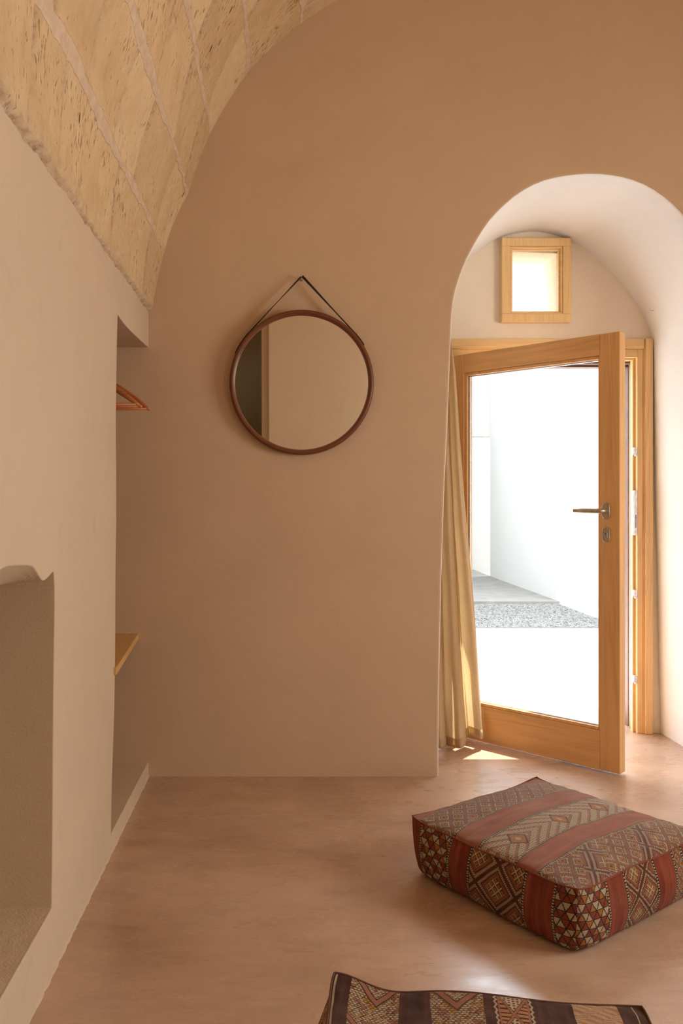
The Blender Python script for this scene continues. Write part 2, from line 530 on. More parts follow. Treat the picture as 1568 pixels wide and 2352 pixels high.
def bands(g, x, along, spec):
    """spec: list of (end position, colour expression)"""
    c = spec[0][1]
    for (e0, _), (e1, cc) in zip(spec, spec[1:]):
        c = g.mix(x > e0, c, cc)
    for (e0, _) in spec[:-1]:
        c = border(g, c, along, (x-e0).abs())
    return c

def top_red(g, u, v):
    fl = flat(g, v, (0.36, 0.095, 0.045), (0.28, 0.062, 0.030), (0.42, 0.14, 0.075), u)  # reds lighter than on the sides, light on the top put into the colour
    la = lattice(g, u, v, 0.066, 1.0)
    w = 0.65
    la2 = g.mix((((u+v)/0.27).frac()) > 0.62, la, ladder(g, u, v, 0.135))
    return bands(g, v, u, [(0.05, fl), (0.195, la), (0.297, fl), (0.43, chevron(g, u, v-0.297, 0.133)), (0.515, fl), (0.66, la2)])

def side_a(g, u, v):      # long side towards the camera's left
    fl = flat(g, u, K_RED, K_RED2, (0.36, 0.085, 0.04), v)  # deeper reds than the top, shade of the side put into the colour
    tri = triangles(g, u, v, 0.030, 0.024)
    return bands(g, u, v, [(0.055, fl), (0.185, tri), (0.27, fl), (0.475, ladder(g, u, v-0.02, 0.150, 1.0)), (0.575, fl), (0.70, tri)])

def side_b(g, u, v):
    fl = flat(g, u, K_RED, K_RED2, (0.36, 0.085, 0.04), v)
    tri = triangles(g, u, v, 0.030, 0.024)
    return bands(g, u, v, [(0.135, tri), (0.225, fl), (0.375, ladder(g, u, v, 0.11, 1.0)), (0.48, fl), (0.53, lattice(g, u, v, 0.04)), (0.70, fl)])

def hourglass(g, u, v, w, s=0.0045):
    x = (v/w-0.5).abs(); y = (u/0.13).frac()-0.5
    ya = y.abs()
    dot = ((u/s*0.5).frac() < 0.5)*((v/s*0.5).frac() < 0.5)
    tri = g.mix(dot, K_CREAM, K_BROWN)
    side = g.mix((u/0.012).frac() < 0.35, K_PEACH, K_CHOC)
    d = ya - x*1.35
    c = g.mix(d > 0.0, side, tri)
    c = g.mix(d.abs() < 0.065, c, K_BROWN)
    c = g.mix(d.abs() < 0.045, c, K_PINK)
    zz = ((u/0.016).frac()-0.5).abs()*0.10
    c = g.mix(x > 0.30, c, K_CHOC)
    c = g.mix((x > 0.30)*(x < 0.345), c, K_PINK)
    c = g.mix(((x-0.37-zz).abs() < 0.025), c, K_CREAM)
    return c

def knots(g, u, v, w, P, heart, s=0.0045):
    """cream knotted stitches on brown crossed by pink zigzags"""
    vv = (v/w-0.5).abs()*w
    t = ((u*1.0+vv*1.3)/P).frac()
    r1 = (u/s).floor()
    cx = ((v/(s*1.5)+r1*0.5).frac()-0.5).abs(); cy = ((u/s).frac()-0.5).abs()
    jit = g.noise(g.comb(u/s, v/s, 0.0), 0.6, 2, 0.6)
    fleck = (cx*1.1+cy*1.0) < (jit*0.75+0.22)
    c = g.mix(fleck, K_BROWN, K_CREAM)
    tint = g.noise(g.comb(u, v, 0.3), 34, 2, 0.6)
    c = g.mix((tint > 0.57)*fleck, c, heart)
    c = g.mix((tint < 0.42)*fleck, c, K_PINK)
    c = g.mix((t > 0.30)*(t < 0.42), c, K_PINK)
    c = g.mix((t > 0.27)*(t < 0.30), c, K_BROWN)
    c = g.mix((t > 0.42)*(t < 0.46), c, K_BROWN)
    return c

def top_brown(g, u, v):    # bands across the width: u runs along the long side, v towards the camera
    fl = flat(g, u, K_CHOC, (0.05, 0.018, 0.012), (0.11, 0.045, 0.032), v)
    pe = g.mix(((v+u*0.8)/0.05).frac() < 0.4, g.mix(((v-u*0.6)/0.018).frac() < 0.5, K_PEACH, K_CREAM), g.mix((v/0.006).frac() < 0.5, K_CREAM, K_PEACH))
    kn = knots(g, v, u-0.05, 0.105, 0.14, K_OCHRE, 0.0062)
    kn2 = knots(g, v, u-0.215, 0.105, 0.15, K_OCHRE, 0.0062)
    c = fl
    for a, b, p in ((0.045, 0.150, kn), (0.215, 0.320, kn2), (0.335, 0.425, hourglass(g, v, u-0.335, 0.09)), (0.500, 0.590, pe)):
        c = g.mix((u > a)*(u < b), c, p)
    c = g.mix((u-0.008).abs() < 0.0025, c, K_CREAM)
    c = g.mix((u-0.623).abs() < 0.0015, c, K_CREAM)
    return c

def side_brown(g, u, v):
    kn = knots(g, u, v, 0.20, 0.06, K_RED)
    return g.mix((u/0.10).frac() < 0.25, kn, g.mix((v/0.02).frac() < 0.5, K_CHOC, K_PEACH))

M['kilim_top'] = kilim('red_kilim_top', top_red, sheen=0.32)
M['kilim_a'] = kilim('red_kilim_side', side_a)
M['kilim_b'] = kilim('red_kilim_end', side_b)
M['kilim_brown'] = kilim('brown_kilim_top', top_brown, 0.0009, sheen=0.08, rib=0.12)
M['kilim_brown_side'] = kilim('brown_kilim_side', side_brown, 0.0009, sheen=0.08, rib=0.12)
M['jute'] = simple('undyed_canvas', (0.50, 0.38, 0.26), 0.95, nscale=90, nb=0.4)
M['piping'] = simple('dark_red_thread', (0.20, 0.05, 0.028), 0.9, nscale=200, nb=0.5)
M['piping_brown'] = simple('brown_thread', (0.13, 0.05, 0.032), 0.9, nscale=200, nb=0.5)

# ================================================================== THE SETTING
Z0 = 3.69      # plane of the end wall
Z1 = 4.38      # plane of the door wall at the far end of the deep archway
XL = -0.61     # left wall face
XR = 3.158

# floor
bm = bmesh.new()
box(bm, -1.5, 3.4, -2.8, 4.90, -0.12, 0.0)
tag(build('floor', bm, M['floor']), 'polished tan concrete floor with brown and mauve clouding', 'floor', kind='structure')

# ---- arch profiles -------------------------------------------------
near = [(0.705, 0.0), (0.707, 0.35), (0.716, 0.8), (0.730, 1.25), (0.748, 1.65), (0.760, 1.95), (0.771, 2.139), (0.800, 2.258), (0.84, 2.357),
        (0.915, 2.488), (0.988, 2.574), (1.087, 2.653), (1.206, 2.706), (1.383, 2.730), (1.53, 2.716), (1.64, 2.679), (1.739, 2.614),
        (1.814, 2.54), (1.90, 2.42), (1.965, 2.28), (2.00, 2.139), (2.015, 1.95), (2.022, 1.65), (2.028, 1.25), (2.03, 0.8), (2.035, 0.35), (2.04, 0.0)]
far = [(0.690, 0.0), (0.690, 0.35), (0.690, 0.8), (0.688, 1.25), (0.686, 1.65), (0.684, 1.95), (0.690, 2.12), (0.735, 2.27), (0.80, 2.38),
       (0.90, 2.475), (1.0, 2.545), (1.063, 2.597), (1.159, 2.662), (1.316, 2.697), (1.44, 2.685), (1.54, 2.650), (1.606, 2.615),
       (1.738, 2.51), (1.87, 2.36), (1.945, 2.23), (1.980, 2.12), (1.985, 1.95), (1.990, 1.65), (1.998, 1.25), (2.010, 0.8), (2.020, 0.35), (2.030, 0.0)]
NA = 121
pn = catmull(near, NA); pf = catmull(far, NA)
def offs(P, r):
    out = []
    for i, p in enumerate(P):
        a = P[max(i-1, 0)]; b = P[min(i+1, len(P)-1)]
        dx, dz = b[0]-a[0], b[1]-a[1]; l = math.hypot(dx, dz) or 1
        out.append((p[0]-dz/l*r, p[1]+dx/l*r if 0 < i < len(P)-1 else p[1]))
    return out
bm = bmesh.new()
r = 0.012
loops = []
for k in range(5):       # rounded plaster arris
    t = k/4*math.pi/2
    rr = r*(1-math.sin(t)); yy = r*(1-math.cos(t))
    q = offs(pn, rr)
    loops.append([bm.verts.new((x, Z0+yy, z)) for x, z in q])
for k in range(1, 16):
    t = k/14
    loops.append([bm.verts.new((a[0]*(1-t)+b[0]*t, Z0+r+(Z1-Z0-r)*t, a[1]*(1-t)+b[1]*t)) for a, b in zip(pn, pf)])
for i in range(len(loops)-1):
    for j in range(NA-1):
        f = bm.faces.new((loops[i][j], loops[i][j+1], loops[i+1][j+1], loops[i+1][j]))
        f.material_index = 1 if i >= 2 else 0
        f.smooth = True
# front face: fan of quads from arch to outer rectangle
outer = []
for i, p in enumerate(pn):
    t = i/(NA-1)
    cx, cz = 1.37, 1.6
    dx, dz = p[0]-cx, p[1]-cz
    if p[1] < 1.6:
        x = -1.35 if p[0] < 1.37 else 3.4
        z = p[1]*(4.0/1.6) if False else p[1]
    else:
        m = 1e9
        if dx < 0: m = min(m, (-1.35-cx)/dx)
        if dx > 0: m = min(m, (3.4-cx)/dx)
        if dz > 1e-6: m = min(m, (4.1-cz)/dz)
        x, z = cx+dx*m, cz+dz*m
    outer.append((x, z))
ov = [bm.verts.new((x, Z0, z)) for x, z in outer]
for j in range(NA-1):
    bm.faces.new((ov[j], ov[j+1], loops[0][j+1], loops[0][j]))
for cx in (-1.35, 3.4):      # corners
    js = [j for j in range(NA-1) if (abs(outer[j][0]-cx) < 1e-6) != (abs(outer[j+1][0]-cx) < 1e-6)]
    for j in js:
        c = bm.verts.new((cx, Z0, 4.1)); bm.faces.new((ov[j], ov[j+1], c))
tag(build('wall_back', bm, [M['plaster'], M['plaster_lit']], recalc=True), 'tan plaster end wall pierced by a deep rounded archway', 'wall', kind='structure')

# ---- door wall (far end of the archway) ---------------------------
def boolean(obj, cutters):
    for c in cutters:
        md = obj.modifiers.new('cut', 'BOOLEAN'); md.operation = 'DIFFERENCE'; md.solver = 'EXACT'; md.object = c
    dg = bpy.context.evaluated_depsgraph_get()
    me = bpy.data.meshes.new_from_object(obj.evaluated_get(dg))
    obj.modifiers.clear()
    old = obj.data; obj.data = me
    bpy.data.meshes.remove(old)
    for c in cutters:
        d = c.data; bpy.data.objects.remove(c); bpy.data.meshes.remove(d)

OUT = Z1+0.42       # outer face of the thick door wall
bm = bmesh.new(); box(bm, 0.3, 2.5, Z1+0.002, OUT, -0.05, 3.3)
wd = build('wall_entrance', bm, M['plaster_lit_warm'])
cut = []
bm = bmesh.new(); box(bm, 0.79, 1.945, Z1-0.1, OUT+0.1, -0.1, 2.055); cut.append(build('c1', bm, M['plaster_lit']))
bm = bmesh.new()
prism(bm, [(1.205, 2.235), (1.350, 2.232), (1.497, 2.238), (1.492, 2.34), (1.487, 2.45), (1.482, 2.58), (1.36, 2.585), (1.21, 2.590)], 'y', Z1-0.1, OUT+0.1)
cut.append(build('c2', bm, M['plaster_lit']))
boolean(wd, cut)
tag(wd, 'plaster wall, daylight painted in, holding the glazed door and the little window above it', 'wall', kind='structure')

# outer face of the house, seen only from the courtyard side
bm = bmesh.new()
box(bm, -5, 0.3, OUT-0.3, OUT-0.02, -0.1, 4.6); box(bm, 2.5, 9, OUT-0.3, OUT-0.02, -0.1, 4.6); box(bm, 0.3, 2.5, OUT-0.3, OUT-0.02, 3.3, 4.6)
tag(build('wall_facade', bm, M['render_white']), 'white rendered outer face of the house', 'wall', kind='structure')

# ---- left wall with the wardrobe niche and the low niche ----------
bm = bmesh.new()
box(bm, -1.5, XL, -2.7, Z0+0.01, -0.05, 2.17)
wl = build('wall_left', bm, [M['plaster_left']])
# wardrobe niche: its near jamb bows gently as the plaster does
bm = bmesh.new()
hs = [0.066, 0.25, 0.5, 0.75, 1.0, 1.25, 1.5, 1.75, 1.937]
ys = [2.888, 2.905, 2.945, 2.962, 2.967, 2.982, 2.972, 2.985, 3.004]
P = catmull(list(zip(ys, hs)), 40)
top = catmull([(3.006, 1.939), (3.108, 1.931), (3.268, 1.930), (3.411, 1.935), (3.565, 1.940), (3.80, 1.950)], 18)
outl = [(y, z) for y, z in P] + top[1:] + [(3.80, 0.066), (3.4, 0.066), (3.1, 0.066)]
prism(bm, outl, 'x', -1.22, XL+0.2)
c1 = build('c1', bm, M['plaster_left'])
# low niche near the camera, ragged plaster lintel
bm = bmesh.new()
hs = [0.172, 0.35, 0.7, 0.95, 1.052, 1.062]
ys = [2.150, 2.158, 2.166, 2.178, 2.176, 2.170]
P = catmull(list(zip(ys, hs)), 20)
lint = [(2.170, 1.062), (2.145, 1.058), (2.110, 1.049), (2.075, 1.046), (2.055, 1.052), (2.025, 1.070), (1.995, 1.087), (1.965, 1.094), (1.90, 1.100), (1.84, 1.104), (1.78, 1.104), (1.70, 1.092), (1.5, 1.09), (1.2, 1.08)]
lint = catmull(lint, 50)
outl = list(P) + lint[1:] + [(1.2, 0.172)]
def lofty(bm, outl, xs, fz):
    rings = [[bm.verts.new((x, y, fz(x, y, z))) for y, z in outl] for x in xs]
    n = len(outl)
    bm.faces.new(rings[0]); bm.faces.new(rings[-1][::-1])
    for i in range(len(xs)-1):
        for k in range(n):
            bm.faces.new((rings[i][k], rings[i+1][k], rings[i+1][(k+1) % n], rings[i][(k+1) % n]))
def fz(x, y, z):
    if z < 1.03: return z
    d = min(1, max(0, (XL-x)/0.10))
    return z*(1-d) + 1.037*d
lofty(bm, outl, [-1.15, -0.80, -0.71, -0.68, -0.65, -0.63, XL, XL+0.2], fz)
c2 = build('c2', bm, M['plaster_left'])
boolean(wl, [c1, c2])
bv = wl.modifiers.new('bevel', 'BEVEL'); bv.width = 0.007; bv.segments = 3; bv.limit_method = 'ANGLE'; bv.angle_limit = R(40)
tag(wl, 'sand plaster left wall with a tall wardrobe niche and a low niche', 'wall', kind='structure')
bm = bmesh.new()
pr = []
for i in range(0, 400):
    y = -0.5 + (Z0+0.5)*i/399
    w = 0.004+0.006*abs(noise.noise(Vector((y*14, 0, 1)))) + 0.003*noise.noise(Vector((y*60, 0, 1))); h_ = 0.010+0.010*noise.noise(Vector((y*9, 3, 1)))+0.004*noise.noise(Vector((y*50, 3, 1)))
    pr.append([bm.verts.new((XL-0.01, y, max(0.004, h_))), bm.verts.new((XL+w*0.5, y, max(0.003, h_*0.7))), bm.verts.new((XL+max(0.002, w), y, -0.002))])
for i in range(399):
    for q in (0, 1): bm.faces.new((pr[i][q], pr[i+1][q], pr[i+1][q+1], pr[i][q+1]))
tag(build('baseboard_left', bm, M['plaster_left'], smooth=True), 'ragged plaster edge where the left wall meets the floor', 'plaster edge', kind='structure')
# bare coarse bed of the low niche
bm = bmesh.new()
nx, ny = 40, 70
gv = [[bm.verts.new((-1.15+(XL-0.004+1.15)*i/nx, 1.2+0.955*j/ny, 0.172+0.004+0.003*noise.noise(Vector((i*0.9, j*0.9, 3))))) for j in range(ny+1)] for i in range(nx+1)]
for i in range(nx):
    for j in range(ny): bm.faces.new((gv[i][j], gv[i+1][j], gv[i+1][j+1], gv[i][j+1]))
tag(build('trim_1', bm, M['plaster_ledge'], smooth=True), 'coarse plaster bed of the low niche in the left wall', 'ledge', kind='structure')

# ---- right wall with window, rear wall ----------------------------
bm = bmesh.new(); box(bm, XR, XR+0.3, -2.7, Z0+0.01, -0.05, 2.3)
wr = build('wall_right', bm, M['plaster'])
bm = bmesh.new(); box(bm, XR-0.1, XR+0.5, 1.05, 2.55, 1.0, 2.2)
ca_ = build('c1', bm, M['plaster'])
bm = bmesh.new(); box(bm, XR-0.1, XR+0.5, -2.0, -1.2, 1.0, 2.2)
boolean(wr, [ca_, build('c2', bm, M['plaster'])])
tag(wr, 'tan plaster right wall with a window', 'wall', kind='structure')
bm = bmesh.new()
def fr(bm, y0, y1, z0, z1, w, x0, x1):
    box(bm, x0, x1, y0, y1, z0, z0+w); box(bm, x0, x1, y0, y1, z1-w, z1)
    box(bm, x0, x1, y0, y0+w, z0+w, z1-w); box(bm, x0, x1, y1-w, y1, z0+w, z1-w)
fr(bm, 1.05, 2.55, 1.0, 2.2, 0.05, XR+0.05, XR+0.10)
tag(build('window_2', bm, M['lit_pine_z']), 'pine window frame in the right wall', 'window', kind='structure')
bm = bmesh.new(); fr(bm, -2.0, -1.2, 1.0, 2.2, 0.05, XR+0.05, XR+0.10)  # unseen frame made up to go with the rear fill light
tag(build('fill_light_frame', bm, M['lit_pine_z']), 'unseen pine frame added around the rear fill light in the right wall', 'window', kind='structure')

bm = bmesh.new()
box(bm, -0.17, 3.4, -2.75, -2.55, -0.05, 4.0)
box(bm, -0.26, -0.17, -2.90, -2.65, -0.05, 4.0)
box(bm, -1.6, -0.17, -2.75, -2.55, 3.2, 4.0); box(bm, -1.6, -0.62, -2.78, -2.5, 2.10, 3.9)
tag(build('wall_rear', bm, M['plaster_left']), 'plaster wall behind the camera with a dark passage beside it', 'wall', kind='structure')
bm = bmesh.new()
box(bm, -1.6, -0.2, -4.2, -4.1, -0.05, 4.0); box(bm, -1.7, -1.45, -4.2, -2.6, -0.05, 4.0); box(bm, -0.24, -0.2, -4.2, -2.9, -0.05, 4.0)
box(bm, -1.7, -0.2, -4.2, -2.75, 3.2, 3.3)
box(bm, -1.7, -0.2, -4.2, -2.70, -0.12, 0)
tag(build('wall_passage', bm, plaster('brown_plaster', (0.42, 0.24, 0.11))), 'dim brown passage behind the camera', 'wall', kind='structure')

# ---- stone barrel vault -------------------------------------------
VC = (1.288, 1.978); VR = 1.870
RES_T = [0.073, 0.19, 0.28, 0.37, 0.53, 0.70, 0.87, 0.98, 1.2]
RES_D = [0.015, 0.0015, -0.0055, -0.029, 0.0, 0.020, 0.007, -0.010, 0.0]
def vprof(s):
    """arc length -> (x, z)"""
    th = s/VR
    th2 = min(th, math.pi-th)
    rr = VR + (interp(th2, RES_T, RES_D) if th < 1.5 else 0)
    return VC[0]-rr*math.cos(th), VC[1]+rr*math.sin(th)
COURSES = [0.05, 0.405, 0.691, 0.990, 1.310, 1.630, 1.95, 2.27]
JOINTS = {0: [1.56, 1.80, 2.05, 2.72, 3.35], 1: [1.45, 1.80, 2.12, 2.47, 2.82, 3.3], 2: [1.5, 1.75, 2.23, 2.62, 3.05, 3.45], 3: [1.6, 2.0, 2.45, 2.9, 3.35],
          4: [1.7, 2.25, 2.75, 3.2], 5: [1.6, 2.1, 2.6, 3.1, 3.5], 6: [1.8, 2.3, 2.8, 3.3]}
def vault_attr(y, s):
    w = noise.noise(Vector((y*5, s*5, 1.7)))*0.012 + noise.noise(Vector((y*17, s*17, 5.1)))*0.006 + noise.noise(Vector((y*45, s*45, 5.1)))*0.003
    ss = s + w
    ci = 0
    for k, c in enumerate(COURSES):
        if ss > c: ci = k
    wid = 0.006 + 0.012*max(0, min(1, (3.5-y)/1.6)) + 0.009*noise.noise(Vector((y*3, s*2, 9))) + 0.006*noise.noise(Vector((y*11, s*3, 9)))
    if s < 0.2: d0 = 9
    else: d0 = min(abs(ss-c) for c in COURSES[1:])
    m1 = 1-max(0, min(1, (d0-wid)/0.010))
    m2 = 0; bid = 0
    if ci in JOINTS:
        lo, hi = COURSES[ci], COURSES[min(ci+1, 7)]
        f = (ss-lo)/(hi-lo)
        yy = y + (f-0.9)*0.13 + noise.noise(Vector((y*7, s*7, 3.3)))*0.012
        dj = min(abs(yy-j) for j in JOINTS[ci])
        bid = sum(1 for j in JOINTS[ci] if yy > j)
        m2 = 1-max(0, min(1, (dj-0.0065)/0.009))
        m2 *= max(0, min(1, 0.8 + 0.9*noise.noise(Vector((y*4, s*6, 20)))))
    tone = (math.sin(ci*12.9898+bid*78.233)*43758.5453) % 1.0
    return max(m1, m2), m1, m2, tone
ysv = [-2.7+0.15*i for i in range(27)] + [1.35+0.0085*i for i in range(1, 277)]
ysv = [y for y in ysv if y <= Z0+0.012]
s_lo = 0.137
ssv = [s_lo + 0.0085*i for i in range(0, 178)]
while ssv[-1] < math.pi*VR-0.1: ssv.append(ssv[-1]+0.10)
bm = bmesh.new()
uvl = bm.loops.layers.uv.new('UVMap')
lm = bm.verts.layers.float.new('mortar'); lt = bm.verts.layers.float.new('tone'); lb = bm.verts.layers.float.new('broken'); lj = bm.verts.layers.float.new('joint')
rows = []
uvs = {}
for i, y in enumerate(ysv):
    col = []
    rag = 0.016*noise.noise(Vector((y*5, 0, 2))) + 0.010*noise.noise(Vector((y*17, 0, 2))) + 0.005*noise.noise(Vector((y*60, 0, 2)))
    for k in range(-4, len(ssv)):
        if k < 0:                      # broken lower lip of the stones, turning back to the wall
            s = s_lo + rag
            x, z = vprof(s)
            t = -k/4
            v = bm.verts.new((x - 0.045*t + 0.005*noise.noise(Vector((y*24, t*3, 8))), y, z - 0.020*t - 0.008*t*t + 0.007*noise.noise(Vector((y*30, t*3, 1)))))
            v[lb] = 1.0; v[lm] = 0; v[lt] = 0.4
            uvs[v] = (y, s_lo - 0.055*t)
        else:
            s = ssv[k]
            if k < 12: s += rag*(1-k/12)
            m, m1, m2, tone = vault_attr(y, s)
            x, z = vprof(s)
            nx_, nz_ = x-VC[0], z-VC[1]; l = math.hypot(nx_, nz_); nx_ /= l; nz_ /= l
            d = (tone-0.5)*0.007 + noise.noise(Vector((y*2.2, s*2.2, 0)))*0.010 + noise.noise(Vector((y*9, s*9, 4)))*0.0025 + noise.noise(Vector((y*30, s*16, 4)))*0.0012
            d = d*(1-0.6*m1) - 0.003*m1 + 0.006*m2
            if y > Z0-0.06: d *= max(0, (Z0-y)/0.06)
            b = 0.0
            if k < 5: b = max(0, 0.9-k/5.0)*(0.5+0.9*noise.noise(Vector((y*14, s*20, 6))))
            v = bm.verts.new((x + nx_*d, y, z + nz_*d))
            v[lj] = m2*(1-m1); v[lm] = m1; v[lt] = tone; v[lb] = max(0, min(1, b))
            uvs[v] = (y, s)
        col.append(v)
    rows.append(col)
for i in range(len(rows)-1):
    for k in range(len(rows[0])-1):
        f = bm.faces.new((rows[i][k], rows[i][k+1], rows[i+1][k+1], rows[i+1][k])); f.smooth = True
        for lp in f.loops: lp[uvl].uv = uvs[lp.vert]
tag(build('ceiling', bm, M['limestone'], recalc=False), 'barrel vault of pitted yellow limestone blocks with wide mortar joints', 'ceiling', kind='structure')

# ================================================================== DOOR FRAME, DOOR, WINDOW
FX0, FX1 = 0.735, 1.979
bm = bmesh.new()
FT = 2.117
frame = empty('trim_2', ((FX0+FX1)/2, Z1, 0))
tag(frame, 'varnished pine door frame lining the end of the archway', 'door frame', kind='structure')
def at(o, p):  # child built in world coordinates under an unrotated empty
    o.parent = p; o.location = -p.location
    return o
bm = bmesh.new()
box(bm, FX0, FX1-0.0465, Z1-0.022, Z1, FT-0.052, FT)           # head casing
box(bm, FX0, FX1-0.0785, Z1-0.008, Z1+0.05, FT-0.098, FT-0.0525)
box(bm, FX0, FX1-0.0925, Z1+0.018, Z1+0.06, FT-0.108, FT-0.0985)
at(build('head_jamb', bm, M['lit_pine_x'], bevel=0.002), frame)
for side in (0, 1):
    bm = bmesh.new()
    if side:
        box(bm, FX1-0.040, FX1, Z1-0.024, Z1, 0, FT+0.001)
        box(bm, FX1-0.046, FX1-0.0405, Z1-0.015, Z1+0.02, 0, FT-0.001)
        box(bm, FX1-0.078, FX1-0.0465, Z1-0.0081, Z1+0.05, 0, FT-0.0525)
        box(bm, FX1-0.092, FX1-0.0785, Z1+0.018, Z1+0.05, 0, FT-0.094)
        box(bm, FX1-0.077, FX1-0.045, Z1+0.0505, Z1+0.06, 0, FT-0.095)
    else:
        box(bm, FX0, FX0+0.048, Z1-0.024, Z1, 0, FT+0.001)
        box(bm, FX0+0.046, FX0+0.098, Z1-0.008, Z1+0.05, 0, FT-0.050)
        box(bm, FX0+0.046, FX0+0.098, Z1+0.05, Z1+0.10, 0, FT-0.095)
    at(build('side_jamb', bm, M['lit_pine_z'], bevel=0.002), frame)
# brown metal guide rails of the outer shutter with pine fillets between
for side in (0, 1):
    bm = bmesh.new()
    if side:
        box(bm, 1.902, 1.944, Z1+0.062, Z1+0.095, 0, 2.02); box(bm, 1.909, 1.944, Z1+0.130, Z1+0.19, 0, 2.02)
    else:
        box(bm, 0.795, 0.815, Z1+0.10, Z1+0.13, 0, 2.02); box(bm, 0.795, 0.808, Z1+0.13, Z1+0.20, 0, 2.02)
    at(build('shutter_rail', bm, M['brown_metal'], bevel=0.0015), frame)
bm = bmesh.new()
box(bm, 1.911, 1.944, Z1+0.103, Z1+0.122, 0, 2.0)
box(bm, 1.924, 1.944, Z1+0.200, Z1+0.220, 0, 2.0)
at(build('fillet', bm, M['lit_pine_z']), frame)
bm = bmesh.new()
box(bm, 0.80, 1.902, Z1+0.065, Z1+0.10, 1.998, 2.03); box(bm, 0.80, 1.908, Z1+0.135, Z1+0.19, 1.990, 2.05)
at(build('shutter_head', bm, M['brown_metal'], bevel=0.0015), frame)
for z0, z1, w in ((1.20, 1.30, 0), (1.49, 1.535, 1), (0.725, 0.770, 1), (0.265, 0.31, 1)):
    bm = bmesh.new()
    if w == 0:
        z0, z1 = 1.065, 1.305
        box(bm, FX1-0.096, FX1-0.078, Z1-0.0105, Z1+0.004, z0, z1)
        box(bm, FX1-0.098, FX1-0.0925, Z1-0.004, Z1+0.02, z0+0.004, z1-0.004)
        s_ = at(build('strike_plate', bm, M['steel'], bevel=0.002), frame)
        bm = bmesh.new()
        box(bm, FX1-0.088, FX1-0.085, Z1-0.012, Z1-0.009, z0+0.04, z1-0.13)
        c_ = build('latch_slot', bm, M['gasket']); c_.parent = s_
    else:
        box(bm, FX1-0.096, FX1-0.078, Z1-0.0105, Z1+0.004, z0+0.012, z1)
        box(bm, FX1-0.090, FX1-0.078, Z1-0.0105, Z1+0.004, z0, z0+0.012)
        box(bm, FX1-0.098, FX1-0.0925, Z1-0.004, Z1+0.015, z0+0.006, z1)
        at(build('strike_plate', bm, M['steel'], bevel=0.002), frame)

# ---- the door leaf --------------------------------------------------
DW, DT, DZ0, DZ1 = 0.972, 0.060, 0.010, 2.018
hinge = (0.842, Z1-0.002, 0)
ANG = R(-45.5)
door = empty('door_1', hinge, ANG)
tag(door, 'varnished pine glazed door standing half open in the archway', 'door', kind='structure')
bm = bmesh.new(); box(bm, 0, 0.150, 0, DT, DZ0, DZ1)
build('stile', bm, M['pine_z'], door, bevel=0.0025)
bm = bmesh.new(); box(bm, DW-0.094, DW, 0, DT, DZ0, DZ1)
build('stile', bm, M['pine_z'], door, bevel=0.004)
bm = bmesh.new(); box(bm, 0.150, DW-0.094, 0, DT, DZ1-0.098, DZ1)
build('top_rail', bm, M['pine_x'], door, bevel=0.002)
bm = bmesh.new(); box(bm, 0.150, DW-0.094, 0, DT, DZ0, DZ0+0.098); box(bm, 0.150, DW-0.094, 0.0008, DT-0.0008, DZ0+0.098, DZ0+0.180)
build('bottom_rail', bm, M['pine_x'], door, bevel=0.0012)
gx0, gx1, gz0, gz1 = 0.150, DW-0.094, DZ0+0.180, DZ1-0.098
bm = bmesh.new()
for y0, y1 in ((0.006, 0.022), (0.042, 0.056)):
    w = 0.016
    box(bm, gx0, gx0+w, y0, y1, gz0, gz1); box(bm, gx1-w*0.6, gx1, y0, y1, gz0, gz1)
    box(bm, gx0+w, gx1-w*0.6, y0, y1, gz0, gz0+w); box(bm, gx0+w, gx1-w*0.6, y0, y1, gz1-w, gz1)
build('glazing_bead', bm, M['pine_z'], door, bevel=0.003)
bm = bmesh.new()
w = 0.021
for a, b, c, d in ((gx0, gx0+w, gz0, gz1), (gx1-w*0.6, gx1, gz0, gz1), (gx0, gx1, gz0, gz0+w), (gx0, gx1, gz1-w, gz1)):
    box(bm, a, b, 0.025, 0.040, c, d)
build('spacer', bm, M['steel'], door)
bm = bmesh.new(); box(bm, gx0+0.005, gx1-0.005, 0.0245, 0.0265, gz0+0.005, gz1-0.005)
build('glass_pane', bm, M['glass'], door)

